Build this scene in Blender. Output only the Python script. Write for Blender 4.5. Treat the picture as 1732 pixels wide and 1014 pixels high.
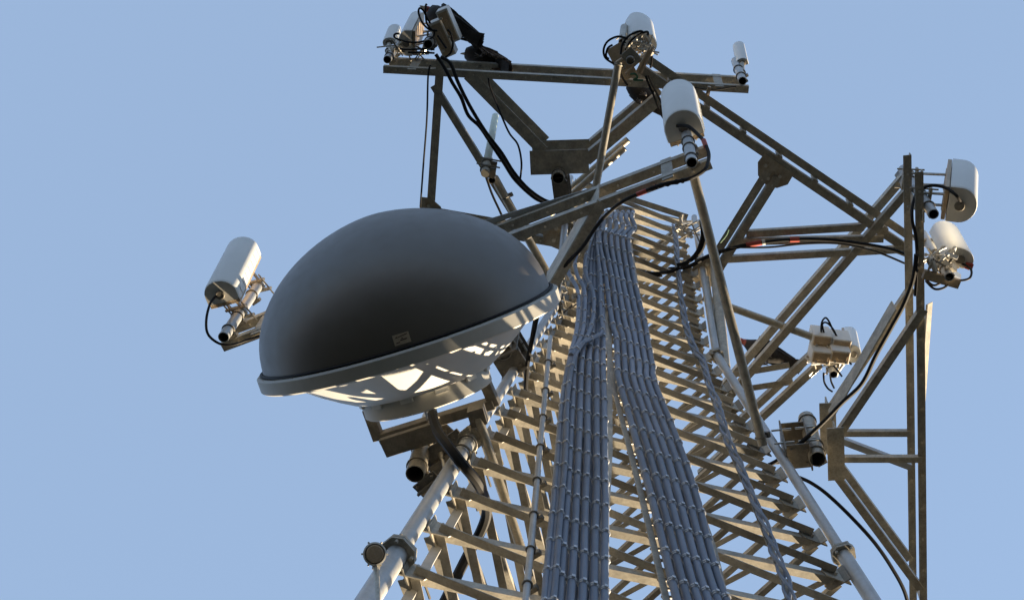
import bpy, math, random
from mathutils import Vector as V, Matrix
random.seed(7)
R = math.radians
sc = bpy.context.scene
for o in list(bpy.data.objects): bpy.data.objects.remove(o)

# ------------------------------------------------------------------ camera
FPX = 2313.960                      # focal length in photo pixels (photo is 1732 x 1014)
PX, PY = 866.0, 507.0
_up = V((1046.571 - PX, -425.262 - PY, FPX)).normalized()      # direction of the zenith in camera axes (right, down, forward)
_y = (V((0, 0, 1)) - _up * _up.z).normalized()
_x = _y.cross(_up)
def c2w(d): return V((d.dot(_x), d.dot(_y), d.dot(_up)))
cam_d = bpy.data.cameras.new("camera"); cam = bpy.data.objects.new("camera", cam_d); sc.collection.objects.link(cam)
cam_d.sensor_width = 36.0; cam_d.lens = FPX / 1732 * 36.0; cam_d.clip_end = 20000; cam_d.clip_start = 0.05
_r, _u, _b = c2w(V((1, 0, 0))), c2w(V((0, -1, 0))), c2w(V((0, 0, -1)))
cam.matrix_world = Matrix(((_r.x, _u.x, _b.x, 0), (_r.y, _u.y, _b.y, 0), (_r.z, _u.z, _b.z, 0), (0, 0, 0, 1)))
sc.camera = cam

# ------------------------------------------------------------------ light
SUN = V((0.81, 0.585, 0.010)).normalized()          # low evening sun from the right
el = math.asin(SUN.z); az = math.atan2(SUN.x, SUN.y)
w = bpy.data.worlds.new("World"); sc.world = w; w.use_nodes = True
nt = w.node_tree; nt.nodes.clear()
sky = nt.nodes.new("ShaderNodeTexSky"); sky.sky_type = 'NISHITA'; sky.sun_disc = False
sky.sun_elevation = el; sky.sun_rotation = az; sky.altitude = 100; sky.air_density = 1.0; sky.dust_density = 0.3; sky.ozone_density = 2.0
bg = nt.nodes.new("ShaderNodeBackground"); bg.inputs[1].default_value = 0.15
out = nt.nodes.new("ShaderNodeOutputWorld")
pale = nt.nodes.new("ShaderNodeMixRGB"); pale.inputs[0].default_value = 0.66; pale.inputs[2].default_value = (0.358, 0.495, 0.725, 1)   # thin even veil of high haze
nt.links.new(sky.outputs[0], pale.inputs[1]); nt.links.new(pale.outputs[0], bg.inputs[0]); nt.links.new(bg.outputs[0], out.inputs[0])
sl = bpy.data.lights.new("sun", 'SUN'); sl.energy = 2.1; sl.angle = R(0.5); sl.color = (1.0, 0.80, 0.54)
so = bpy.data.objects.new("sun", sl); sc.collection.objects.link(so); so.rotation_euler = SUN.to_track_quat('Z', 'Y').to_euler()
sc.view_settings.view_transform = 'Standard'; sc.view_settings.look = 'None'; sc.view_settings.gamma = 1
sc.view_settings.exposure = 3.02

# ------------------------------------------------------------------ places in the scene
def U(px, py, z):                   # the point at height z (above the camera) seen at photo pixel px, py
    d = c2w(V((px - PX, py - PY, FPX)))
    return d * (z / d.z)
S = 9.0
AX, AY = 0.14319237 * S, 0.67263552 * S
TH, R0, ZA, ZB, ZTOP = 3.78741479, 0.18765 * S, 2.063 * S, 13.35, 17.9
def rj(z): return R0 * (ZA - min(z, ZB)) / (ZA - S)
def J(i, z, dr=0.0):                # joint line of leg i: 0 left, 1 right, 2 far
    t = TH + i * 2 * math.pi / 3; r = rj(z) + dr
    return V((AX + r * math.cos(t), AY + r * math.sin(t), z))
def LEG(i, z): return J(i, z, 0.11)
NF = (lambda t: V((math.cos(t), math.sin(t), 0)))(TH + math.pi / 3)      # outward normal of the near face
def UF(px, py, off=0.0):            # the point seen at a pixel, `off` metres in front of the near face
    lo, hi = 2.0, 30.0
    for _ in range(50):
        m = (lo + hi) / 2
        s = (U(px, py, m) - J(0, m)).dot(NF) - off
        if s > 0: lo = m
        else: hi = m
    return U(px, py, lo)
def hdir(px, py, z, dx, dy): return (U(px + dx, py + dy, z) - U(px, py, z)).normalized()

# ------------------------------------------------------------------ materials
def mat(name, col, rough=0.5, metal=0.0, var=0.0, scale=20.0, col2=None, bump=0.0, spec=0.5, fine=0.35, rnd=0.0):
    m = bpy.data.materials.new(name); m.use_nodes = True
    n = m.node_tree.nodes; l = m.node_tree.links; b = n["Principled BSDF"]
    b.inputs["Base Color"].default_value = (*col, 1); b.inputs["Roughness"].default_value = rough
    b.inputs["Metallic"].default_value = metal; b.inputs["Specular IOR Level"].default_value = spec
    if var or col2 or bump:
        tc = n.new("ShaderNodeTexCoord"); no = n.new("ShaderNodeTexNoise"); no.inputs["Scale"].default_value = scale
        no.inputs["Detail"].default_value = 6; no.inputs["Roughness"].default_value = 0.65
        l.new(tc.outputs["Object"], no.inputs["Vector"])
        if var or col2:
            c2 = col2 or tuple(c * (1 - var) for c in col)
            r = n.new("ShaderNodeValToRGB"); r.color_ramp.elements[0].position = 0.38; r.color_ramp.elements[1].position = 0.66
            r.color_ramp.elements[0].color = (*c2, 1); r.color_ramp.elements[1].color = (*col, 1)
            l.new(no.outputs["Fac"], r.inputs["Fac"])
            no2 = n.new("ShaderNodeTexNoise"); no2.inputs["Scale"].default_value = scale * 6; no2.inputs["Detail"].default_value = 3
            l.new(tc.outputs["Object"], no2.inputs["Vector"])
            mx = n.new("ShaderNodeMixRGB"); mx.blend_type = 'MULTIPLY'; mx.inputs[0].default_value = fine
            r2 = n.new("ShaderNodeValToRGB"); r2.color_ramp.elements[0].position = 0.35; r2.color_ramp.elements[1].position = 0.6
            r2.color_ramp.elements[0].color = (0.55, 0.52, 0.48, 1); r2.color_ramp.elements[1].color = (1, 1, 1, 1)
            l.new(no2.outputs["Fac"], r2.inputs["Fac"]); l.new(r.outputs[0], mx.inputs[1]); l.new(r2.outputs[0], mx.inputs[2])
            last = mx.outputs[0]
            if rnd:                                                # each piece a little lighter or darker than the next
                oi = n.new("ShaderNodeObjectInfo"); mrr = n.new("ShaderNodeMapRange"); mrr.inputs[3].default_value = 1 - rnd; mrr.inputs[4].default_value = 1 + rnd
                hs = n.new("ShaderNodeHueSaturation"); l.new(oi.outputs["Random"], mrr.inputs[0]); l.new(mrr.outputs[0], hs.inputs["Value"]); l.new(last, hs.inputs["Color"]); last = hs.outputs[0]
            l.new(last, b.inputs["Base Color"])
            mr = n.new("ShaderNodeMapRange"); mr.inputs[3].default_value = rough - 0.1; mr.inputs[4].default_value = min(1, rough + 0.12)
            l.new(no2.outputs["Fac"], mr.inputs[0]); l.new(mr.outputs[0], b.inputs["Roughness"])
        if bump:
            bp = n.new("ShaderNodeBump"); bp.inputs["Strength"].default_value = bump; bp.inputs["Distance"].default_value = 0.01
            l.new(no.outputs["Fac"], bp.inputs["Height"]); l.new(bp.outputs[0], b.inputs["Normal"])
    return m
M = dict(
    steel=mat("weathered_galvanised_steel", (0.50, 0.465, 0.39), 0.55, 0.2, 0.35, 9.0, fine=0.5, rnd=0.15),
    brace=mat("galvanised_brace_steel", (0.43, 0.405, 0.35), 0.55, 0.15, 0.3, 8.0, rnd=0.35),
    leg=mat("pale_galvanised_tube", (0.50, 0.51, 0.51), 0.42, 0.4, 0.14, 5.0, fine=0.2),
    pipe=mat("galvanised_pipe", (0.50, 0.46, 0.38), 0.42, 0.5, 0.3, 14.0),
    dark=mat("dark_steel", (0.24, 0.22, 0.185), 0.55, 0.3, 0.35, 14.0),
    bolt=mat("zinc_bolt", (0.55, 0.52, 0.46), 0.35, 0.8),
    blue=mat("grey_cable_jacket", (0.19, 0.225, 0.295), 0.45, 0.0, 0.15, 4.0, fine=0.08, rnd=0.18),
    clip=mat("cable_clip_steel", (0.55, 0.57, 0.60), 0.4, 0.4),
    black=mat("black_rubber", (0.012, 0.012, 0.013), 0.6, spec=0.2),
    white=mat("antenna_white", (0.74, 0.75, 0.73), 0.42, 0, 0.06, 2.5, fine=0.04),
    rru=mat("radio_box_grey", (0.66, 0.65, 0.61), 0.45, 0, 0.08, 6.0, fine=0.08),
    beige=mat("bare_back_plate", (0.52, 0.40, 0.27), 0.5, 0.2, 0.2, 12.0),
    dome=mat("dark_grey_radome", (0.105, 0.092, 0.074), 0.42, 0, 0.1, 1.6, spec=0.85, fine=0.08),
    drum=mat("off_white_shroud", (0.50, 0.50, 0.48), 0.5, 0, 0.05, 2.0, fine=0.05),
    rim=mat("shade_greyed_rim_paint", (0.46, 0.45, 0.41), 0.5, 0, 0.1, 3.0, fine=0.1),  # white paint greyed down: shade on band and back ring put into the colour
    gusset=mat("stained_gusset_plate", (0.46, 0.42, 0.34), 0.6, 0.25, 0, 9.0, col2=(0.33, 0.27, 0.20)),
    feather=mat("black_brown_feather", (0.022, 0.017, 0.014), 0.75, 0, 0, 22.0, col2=(0.007, 0.006, 0.006), bump=0.6),
    wing=mat("brown_wing_feather", (0.17, 0.11, 0.07), 0.8, 0, 0, 26.0, col2=(0.03, 0.02, 0.014), bump=0.6),
    skin=mat("red_bare_skin", (0.34, 0.07, 0.05), 0.6, 0, 0.3, 40.0),
    shank=mat("grey_bird_leg", (0.10, 0.085, 0.075), 0.7),
    beak=mat("pale_beak", (0.6, 0.52, 0.42), 0.5),
    red=mat("red_tape", (0.40, 0.065, 0.045), 0.55),
    tape=mat("white_tape", (0.7, 0.7, 0.66), 0.5),
    green=mat("green_ground_wire", (0.03, 0.12, 0.06), 0.5),
    fibre=mat("pale_green_fibreglass", (0.58, 0.68, 0.58), 0.4, 0, 0.05, 6.0),
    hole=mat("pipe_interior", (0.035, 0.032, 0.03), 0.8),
    label=mat("label_paper", (0.50, 0.42, 0.31), 0.6, 0, 0.1, 60.0),
    ink=mat("label_ink", (0.06, 0.035, 0.03), 0.6),
    ground=mat("dry_grass_ground", (0.082, 0.070, 0.044), 0.95, 0, 0, 0.05, col2=(0.056, 0.048, 0.03)),
    concrete=mat("concrete", (0.35, 0.34, 0.31), 0.85, 0, 0.2, 6.0),
)

# ------------------------------------------------------------------ mesh builder
class MB:
    def __init__(s): s.v = []; s.f = []; s.m = []; s.k = 0
    def face(s, idx): s.f.append(tuple(idx)); s.m.append(s.k)
    def tube(s, pts, r, n=10, caps=True, hint=None):
        pts = [V(p) for p in pts]; rs = r if isinstance(r, (list, tuple)) else [r] * len(pts)
        t0 = (pts[1] - pts[0]).normalized()
        a = hint or (V((0, 0, 1)) if abs(t0.z) < .9 else V((1, 0, 0)))
        a = (a - t0 * a.dot(t0)).normalized(); base = len(s.v)
        for i, p in enumerate(pts):
            t = (pts[min(i + 1, len(pts) - 1)] - pts[max(i - 1, 0)]).normalized()
            a = (a - t * a.dot(t)).normalized(); b = t.cross(a)
            for k in range(n):
                q = 2 * math.pi * k / n
                s.v.append(p + (a * math.cos(q) + b * math.sin(q)) * rs[i])
        for i in range(len(pts) - 1):
            for k in range(n):
                k2 = (k + 1) % n; o = base + i * n
                s.face((o + k, o + k2, o + n + k2, o + n + k))
        if caps:
            s.face([base + k for k in range(n)][::-1]); o = base + (len(pts) - 1) * n; s.face([o + k for k in range(n)])
        return s
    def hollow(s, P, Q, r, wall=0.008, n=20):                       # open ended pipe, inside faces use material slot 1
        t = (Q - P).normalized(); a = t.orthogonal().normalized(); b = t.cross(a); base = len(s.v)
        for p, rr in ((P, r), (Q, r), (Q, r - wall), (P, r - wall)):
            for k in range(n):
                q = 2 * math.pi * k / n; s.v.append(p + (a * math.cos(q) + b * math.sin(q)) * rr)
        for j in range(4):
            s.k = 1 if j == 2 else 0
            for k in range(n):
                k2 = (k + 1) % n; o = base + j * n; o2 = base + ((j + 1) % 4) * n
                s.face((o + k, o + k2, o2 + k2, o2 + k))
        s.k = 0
        return s
    def ring(s, c, axis, Rr, r, n=20, m=6, arc=1.0, start=None):
        t = axis.normalized(); a = (start - t * start.dot(t)).normalized() if start else t.orthogonal().normalized(); b = t.cross(a); base = len(s.v)
        full = arc >= 1; N = n if full else n + 1
        for i in range(N):
            q = 2 * math.pi * arc * i / n; d = a * math.cos(q) + b * math.sin(q)
            for j in range(m):
                e = 2 * math.pi * j / m
                s.v.append(c + d * (Rr + r * math.cos(e)) + t * (r * math.sin(e)))
        for i in range(n if full else N - 1):
            i2 = (i + 1) % N
            for j in range(m):
                j2 = (j + 1) % m
                s.face((base + i * m + j, base + i2 * m + j, base + i2 * m + j2, base + i * m + j2))
        return s
    def box(s, c, ax, ay, az, sx, sy, sz):
        b = len(s.v); ax, ay, az = ax * (sx / 2), ay * (sy / 2), az * (sz / 2)
        for k in (-1, 1):
            for j, i in ((-1, -1), (-1, 1), (1, 1), (1, -1)): s.v.append(c + ax * i + ay * j + az * k)
        for q in ((0, 3, 2, 1), (4, 5, 6, 7), (0, 1, 5, 4), (1, 2, 6, 5), (2, 3, 7, 6), (3, 0, 4, 7)): s.face([b + i for i in q])
        return s
    def bar(s, P, Q, wd, th, up):                                   # rectangular bar from P to Q, th along up
        t = (Q - P).normalized(); up = (up - t * up.dot(t)).normalized(); sd = t.cross(up)
        return s.box((P + Q) / 2, t, sd, up, (Q - P).length, wd, th)
    def prism(s, poly, d):                                          # polygon extruded by d
        b = len(s.v); n = len(poly)
        s.v += [V(p) for p in poly] + [V(p) + d for p in poly]
        s.face([b + i for i in range(n)][::-1]); s.face([b + n + i for i in range(n)])
        for i in range(n):
            j = (i + 1) % n; s.face((b + i, b + j, b + n + j, b + n + i))
        return s
    def angle(s, P, Q, w1, w2, th, a, b):                           # steel angle: heel on PQ, legs w1 along a and w2 along b
        t = (Q - P).normalized(); a = (a - t * a.dot(t)).normalized(); b = b - t * b.dot(t); b = (b - a * b.dot(a)).normalized()
        prof = [(0, 0), (w1, 0), (w1, th), (th, th), (th, w2), (0, w2)]
        return s.prism([P + a * u + b * v for u, v in prof], Q - P)
    def lathe(s, c, axis, prof, n=48, cap0=False, cap1=False):      # prof: (radius, height along axis)
        t = axis.normalized(); a = t.orthogonal().normalized(); b = t.cross(a); base = len(s.v)
        for rr, h in prof:
            for k in range(n):
                q = 2 * math.pi * k / n; s.v.append(c + t * h + (a * math.cos(q) + b * math.sin(q)) * rr)
        for i in range(len(prof) - 1):
            for k in range(n):
                k2 = (k + 1) % n; o = base + i * n; s.face((o + k, o + k2, o + n + k2, o + n + k))
        if cap0: s.face([base + k for k in range(n)][::-1])
        if cap1: o = base + (len(prof) - 1) * n; s.face([o + k for k in range(n)])
        return s
    def bolt(s, P, d, r=0.012, h=0.018): return s.tube([P, P + d.normalized() * h], r, 6)

col = sc.collection
ROOT = {}
def link(name, mb, mats, parent=None, smooth=False, bevel=0.0, kind=None):
    loc = ROOT.get(parent.name, V((0, 0, 0))) if parent else V((0, 0, 0))
    if parent is None and mb.v:
        n = len(mb.v); cx = sum((p.x for p in mb.v)) / n; cy = sum((p.y for p in mb.v)) / n; loc = V((cx, cy, min(p.z for p in mb.v)))
    me = bpy.data.meshes.new(name); me.from_pydata([p - loc for p in mb.v], [], mb.f)
    mats = mats if isinstance(mats, (list, tuple)) else [mats]
    for m in mats: me.materials.append(m)
    me.polygons.foreach_set("material_index", mb.m)
    if smooth:
        me.polygons.foreach_set("use_smooth", [True] * len(mb.f))
    me.update()
    o = bpy.data.objects.new(name, me); col.objects.link(o)
    if smooth: 
        try: me.set_sharp_from_angle(angle=R(38))
        except Exception: pass
    if parent: o.parent = parent; ROOT[o.name] = loc
    else: o.location = loc; ROOT[o.name] = loc
    if bevel:
        b = o.modifiers.new("bevel", 'BEVEL'); b.width = bevel; b.segments = 2; b.limit_method = 'ANGLE'
    if kind: o["kind"] = kind
    return o
def bolts(lst, parent, r=0.011, h=0.014):
    for P, d in lst:
        m = MB(); m.bolt(P, d, r, h); link("bolt", m, M["bolt"], parent)
def tag(o, label, cat, group=None):
    o["label"] = label; o["category"] = cat
    if group: o["group"] = group
    return o
def thing(name, label, cat, loc, group=None):
    o = bpy.data.objects.new(name, None); col.objects.link(o); o.location = loc; o.empty_display_size = 0.1
    ROOT[o.name] = V(loc); return tag(o, label, cat, group)
def smooth_path(pts, n=6):
    pts = [V(p) for p in pts]; res = []
    for i in range(len(pts) - 1):
        p0, p1, p2, p3 = pts[max(i - 1, 0)], pts[i], pts[i + 1], pts[min(i + 2, len(pts) - 1)]
        for k in range(n):
            t = k / n
            res.append(0.5 * ((2 * p1) + (p2 - p0) * t + (2 * p0 - 5 * p1 + 4 * p2 - p3) * t * t + (3 * p1 - p0 - 3 * p2 + p3) * t ** 3))
    return res + [pts[-1]]
UP = V((0, 0, 1))

# ------------------------------------------------------------------ ground
g = MB(); g.v = [V((-4000, -4000, -1.7)), V((4000, -4000, -1.7)), V((4000, 4000, -1.7)), V((-4000, 4000, -1.7))]; g.face((0, 1, 2, 3))
go = link("ground", g, M["ground"], kind="structure")

# ------------------------------------------------------------------ lattice tower
tower = thing("lattice_tower", "tall three legged galvanised steel lattice tower with close cross bracing", "tower", (AX, AY, -1.7))
def zk(k): return S * (1 + 0.06443 * k * (1 - 0.0189 * k))
SECT = [(-1.7, 7.23, 0.070), (7.23, 9.28, 0.058), (9.28, ZB, 0.045), (ZB, 17.95, 0.042)]
for i in range(3):
    legm = MB()
    for z0, z1, r in SECT: legm.tube([LEG(i, z0), LEG(i, z1)], r, 20)
    lo = link("leg", legm, M["leg"], tower, smooth=True)
    for z0, z1, r in SECT[:-1]:
        fm = MB(); c = LEG(i, z1); d = (LEG(i, z1 + .1 if z1 < ZB else z1 - .1) - c).normalized(); d = d if d.z > 0 else -d
        rad = (J(i, z1, 1) - J(i, z1)); a = (rad - d * rad.dot(d)).normalized(); b = d.cross(a); h = r * 1.42
        poly = []
        for q in range(4):
            for e in (-0.32, 0.32):
                ang = math.pi / 4 + q * math.pi / 2 + e; poly.append(c + (a * math.cos(ang) + b * math.sin(ang)) * h * 1.22)
        fm.prism([p - d * .026 for p in poly], d * .024); fm.prism([p + d * .002 for p in poly], d * .024)
        for q in range(4):
            ang = math.pi / 4 + q * math.pi / 2; p = c + (a * math.cos(ang) + b * math.sin(ang)) * h * .98
            fm.tube([p - d * .06, p + d * .06], .013, 6)
        link("flange", fm, M["steel"], lo)
    ft = MB(); ft.box(LEG(i, -1.7) + V((0, 0, .1)), V((1, 0, 0)), V((0, 1, 0)), UP, .9, .9, .3); link("footing", ft, M["concrete"], lo, bevel=.02)
ZS = [z for z in (zk(k) for k in range(-7, 10))]
while ZS[-1] < ZTOP - .3: ZS.append(ZS[-1] + .415)
low = [ZS[0]]
while low[-1] > -1.0: low.append(low[-1] - .95)
stuff = MB()
W1, T1 = 0.062, 0.007
def brace_pair(mb1, mb2, i, j, za, zb, w=W1):
    w = w * .8 if i == 1 else w
    Pa, Qa = J(i, zb), J(j, za); Pb, Qb = J(i, za), J(j, zb)
    ti = TH + i * 2 * math.pi / 3; n = V((math.cos(ti + math.pi / 3), math.sin(ti + math.pi / 3), 0))
    for mb, P, Q, s in ((mb1, Pa, Qa, 1), (mb2, Pb, Qb, -1)):
        d = (Q - P).normalized(); P2, Q2 = P + d * .05, Q - d * .05
        P2 += n * (.012 * s); Q2 += n * (.012 * s)
        up = n.cross(d); up = up if up.z > 0 else -up
        ww = w * (1.0 if za < ZB else .95)
        mb.angle(P2 - up * .03, Q2 - up * .03, ww, ww, T1, up, n * s)
NB = 0
for fi, (i, j) in enumerate(((0, 1), (1, 2), (2, 0))):
    for k in range(len(ZS) - 1):
        za, zb = ZS[k], ZS[k + 1]
        vis = za > 6.0 if fi == 0 else (za > 6.6 and za < 15.2)
        for which in (0, 1):
            m1 = MB(); dummy = MB()
            brace_pair(m1 if which == 0 else dummy, m1 if which == 1 else dummy, i, j, za, zb)
            if vis and NB < 99: link("brace", m1, M["brace"], tower); NB += 1
            else:
                b0 = len(stuff.v); stuff.v += m1.v
                for f in m1.f: stuff.face([q + b0 for q in f])
    for k in range(len(low) - 1):
        brace_pair(stuff, stuff, i, j, low[k + 1], low[k])
link("lattice_bracing", stuff, M["brace"], tower, kind="stuff")
gm = MB(); ng = 0
for i in range(3):
    for z in ZS:
        for s in (1, -1):
            j = (i + s) % 3; p = J(i, z); e = (J(j, z) - p).normalized(); n = e.cross(UP); up = n.cross(e)
            a = (J(i, z + .2) - J(i, z)).normalized()
            c = p + e * .055
            mb = gm if (i == 2 or z < 6.4) else MB()
            mb.prism([c - e * .11 - a * .10, c + e * .07 - a * .075, c + e * .10, c + e * .07 + a * .075, c - e * .11 + a * .10], n.normalized() * .010)
            for q in (-.03, .03): mb.tube([c + a * q - n.normalized() * .03, c + a * q + n.normalized() * .04], .011, 6)
            if mb is not gm and ng < 90: link("gusset_plate", mb, M["brace"], tower); ng += 1
link("joint_plates", gm, M["brace"], tower, kind="stuff")
for i in range(3):
    m = MB(); P, Q = J(i, ZTOP), J((i + 1) % 3, ZTOP); m.angle(P, Q, .08, .08, .008, UP, (P + Q) / 2 - V((AX, AY, ZTOP))); link("top_girt", m, M["brace"], tower)

m = MB(); pts = []
for q in range(24):
    z = 6.2 + q * .3; e = (J(2, z) - J(0, z)).normalized(); pts.append(J(0, z) + e * .15 + NF * .02)
for P, Q in zip(pts, pts[1:]): m.bar(P, Q, .062, .03, NF)
link("climbing_rail", m, M["leg"], tower)
for q in range(14):
    z = 6.4 + q * .47; e = (J(2, z) - J(0, z)).normalized(); p = J(0, z) + e * .15 + NF * .02
    m = MB(); m.tube([p, p + e * .2 + NF * .02], .009, 6); link("step_bolt", m, M["dark"], tower)
# ------------------------------------------------------------------ generic builders
def cable(label, pts, r=0.012, m="black", cat="cable", name="jumper_cable", group=None, n=5, segs=7):
    mb = MB(); mb.tube(smooth_path(pts, segs), r, 8)
    return tag(link(name, mb, M[m], smooth=True), label, cat, group)
def pipe(label, P, Q, r, name="brace_pipe", cat="pipe", group=None, m="pipe", clamps=()):
    mb = MB(); mb.hollow(P, Q, r)
    if not clamps: return tag(link(name, mb, [M[m], M["hole"]], smooth=True), label, cat, group)
    t = thing(name, label, cat, P, group); link("tube", mb, [M[m], M["hole"]], t, smooth=True)
    ax = (Q - P).normalized()
    for c in clamps:
        cm = MB(); p = P.lerp(Q, c); cm.ring(p, ax, r + .006, .007, 18, 6)
        sd = ax.orthogonal().normalized(); cm.box(p + sd * (r + .025), ax, sd, ax.cross(sd), .05, .03, .09)
        link("clamp", cm, M["dark"], t)
    return t
def antenna(label, b, t_, face, wd=.33, dp=.2, group=None, ribs=True, plate=True, pipe_at=None, name="panel_antenna", side=None):
    A = (t_ - b); L = A.length; A.normalize(); F = (face - A * face.dot(A)).normalized(); Sd = A.cross(F)
    root = thing(name, label, "antenna", b, group)
    prof = [(-.5 * wd, -.42 * dp), (-.5 * wd, -.05 * dp)]
    for k in range(15):
        q = math.pi - math.pi * k / 14; prof.append((.5 * wd * math.cos(q), -.02 * dp + .6 * dp * math.sin(q)))
    prof += [(.5 * wd, -.05 * dp), (.5 * wd, -.42 * dp)]
    mb = MB(); n = len(prof); secs = [(0.0, .93), (.012, .98), (.03, 1), (L - .03, 1), (L - .012, .98), (L, .93)]
    for h, sca in secs:
        for x, y in prof: mb.v.append(b + A * h + Sd * (x * sca) + F * (y * sca))
    for i in range(len(secs) - 1):
        for k in range(n):
            k2 = (k + 1) % n; mb.face((i * n + k, i * n + k2, (i + 1) * n + k2, (i + 1) * n + k))
    o = (len(secs) - 1) * n; mb.face([o + k for k in range(n)])
    rd = link("radome", mb, M["white"], root, smooth=True)
    if ribs:
        rb = MB()
        for sgn in (-1, 1):
            for k in range(7):
                rb.box(b + A * (L * (.1 + .8 * k / 6)) + Sd * (sgn * wd * .5) - F * (dp * .24), A, F, Sd, .012, dp * .36, .012)
        link("ribs", rb, M["white"], rd)
    cp = MB(); cp.prism([b - A * .004 + Sd * (x * .95) + F * (y * .95) for x, y in prof], A * .012); link("end_cap", cp, M["rru"], root)
    cn = MB(); c = b - F * (dp * .02); cn.tube([c - A * .035, c], .036, 14); cn.ring(c - A * .03, A, .036, .008, 14, 6); link("connector", cn, M["dark"], root, smooth=True)
    if plate:
        pl = MB(); pl.box(b + A * (L / 2) - F * (dp * .42 + .022), Sd, F, A, wd * .92, .034, L * .98); link("back_plate", pl, M["beige"], root, bevel=.004)
    if pipe_at is not None:
        for h in (.12, .8):
            p = b + A * (L * h) - F * (dp * .5); q = V((pipe_at.x, pipe_at.y, p.z)); bm = MB()
            dv = (q - p); dl = dv.length; dn = dv.normalized()
            for sg in (-1, 1): bm.bar(p + Sd * (sg * .05), q + Sd * (sg * .05) + dn * .03, .012, .045, UP)
            bm.box(p + dn * .012, dn, Sd, UP, .02, .2, .06); bm.box(q + dn * .055, dn, Sd, UP, .02, .2, .06); bm.box(q - dn * .055, dn, Sd, UP, .02, .2, .06)
            for sg in (-1, 1): bm.tube([q - dn * .12 + Sd * (sg * .085), q + dn * .12 + Sd * (sg * .085)], .008, 6)
            link("bracket", bm, M["steel"], root)
    return root
def radio(label, c, fx, wd=.26, dp=.16, ht=.42, group="radio units", fins=True):
    fx = V((fx.x, fx.y, 0)).normalized(); fy = UP.cross(fx)
    root = thing("radio_unit", label, "radio unit", c - UP * (ht / 2), group)
    h = MB(); h.box(c, fx, fy, UP, wd, dp, ht); link("housing", h, M["rru"], root, bevel=.012)
    f = MB()
    for k in range(9): f.box(c - fy * (dp / 2 + .014) + fx * (wd * (-.42 + .84 * k / 8)), fx, fy, UP, .006, .03, ht * .86)
    if fins: link("heat_sink", f, M["rru"], root)
    cv = MB(); cv.box(c - UP * (ht / 2 + .006), fx, fy, UP, wd * .86, dp * .8, .014)
    cv.box(c - UP * (ht / 2 + .016) + fx * .02, fx, fy, UP, wd * .5, dp * .3, .01); link("base_cover", cv, M["beige"], root, bevel=.003)
    for s in (-1, 1):
        q = MB(); p = c - UP * (ht / 2 + .01) + fx * (s * wd * .28) + fy * (dp * .22); q.tube([p, p - UP * .05], .016, 10); link("connector", q, M["bolt"], root, smooth=True)
    hd = MB(); hd.tube(smooth_path([c + UP * (ht / 2) - fx * .08, c + UP * (ht / 2 + .05) - fx * .07, c + UP * (ht / 2 + .05) + fx * .07, c + UP * (ht / 2) + fx * .08], 4), .008, 6); link("handle", hd, M["bolt"], root)
    return root

# ------------------------------------------------------------------ sector frames
def boom_frame(label, z, dz, boom, arms, plate, struts=(), w=.09, group="sector frames", aw=None, pdp=.15):
    aw = aw or w
    root = thing("sector_frame", label, "antenna frame", U(*plate[0], z), group)
    bo = V((0, 0, 0))
    b0, b1 = U(*boom[0], z), U(*boom[1], z); bd = (b1 - b0).normalized(); nrm = UP.cross(bd)
    cc = (U(*plate[0], z) + U(*plate[1], z)) / 2
    if (b0 - cc).dot(nrm) < 0: nrm = -nrm
    for h in (0, dz):
        m = MB(); e = UP * h
        m.angle(b0 + e, b1 + e, w, w, .009, UP, -nrm)
        link("face_rail", m, M["steel"], root)
        for A_ in arms:
            m = MB(); P, Q = U(*A_[0], z) + e - UP * .012, U(*A_[1], z) + e - UP * .012; sd = UP.cross(Q - P); m.angle(P, Q, aw, aw, .009, UP, sd if sd.dot(bd) > 0 else -sd); link("arm", m, M["steel"], root)
        for A_ in struts:
            m = MB(); P, Q = U(*A_[0], z) + e - UP * .02, U(*A_[1], z) + e - UP * .02; m.angle(P, Q, w * .8, w * .8, .008, UP, UP.cross(Q - P)); link("strut", m, M["steel"], root)
    m = MB(); p0, p1 = U(*plate[0], z), U(*plate[1], z)
    for h in (0, dz):
        m = MB(); m.bar(p0 + UP * (h + w / 2), p1 + UP * (h + w / 2), .014, w * 1.9, UP); m.bar(p0 + UP * (h - w * .45 - .002), p1 + UP * (h - w * .45 - .002), pdp, .012, UP)
        link("centre_plate", m, M["steel"], root)
    for k in range(2):
        m = MB(); p = b0.lerp(b1, .08 + .84 * k); m.box(p + UP * (dz / 2 + .04) - nrm * .012, bd, nrm, UP, .1, .012, dz + .2); link("end_plate", m, M["steel"], root)
    bolts([(b0.lerp(b1, (k + .5) / 14) + UP * h - nrm * (w * .5), -UP) for k in range(14) for h in (0, dz)], root)
    return root
ZE, DE = 11.1, 0.50
boom_frame("V armed steel antenna frame on the right leg, long boom running down the right edge", ZE, DE, ((1562, 290), (1569, 1090)),
           (((1557, 520), (1412, 735)), ((1562, 992), (1412, 790))), ((1412, 720), (1414, 808)), (((1420, 771), (1560, 771)),), .070)
ZBm = 11.2
boom_frame("V armed steel antenna frame on the left leg, boom passing behind the big dark dome", ZBm, .40, ((372, 581), (1200, 270)),
           (((1012, 338), (922, 492)), ((570, 508), (800, 560))), ((925, 500), (810, 560)), (), .085)
_bf = bpy.data.objects["sector_frame.001"]
m = MB(); P, Q = U(812, 384, ZBm + .47), U(1008, 325, ZBm + .47); m.angle(P, Q, .12, .05, .008, UP, V((0, -1, 0))); link("splice_angle", m, M["leg"], _bf)
m = MB(); P, Q = U(1012, 338, ZBm) + UP * .24, U(922, 492, ZBm) + UP * .24; m.bar(P, Q, .012, .46, UP); link("arm_web", m, M["steel"], _bf)
_ef = bpy.data.objects["sector_frame"]
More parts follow.
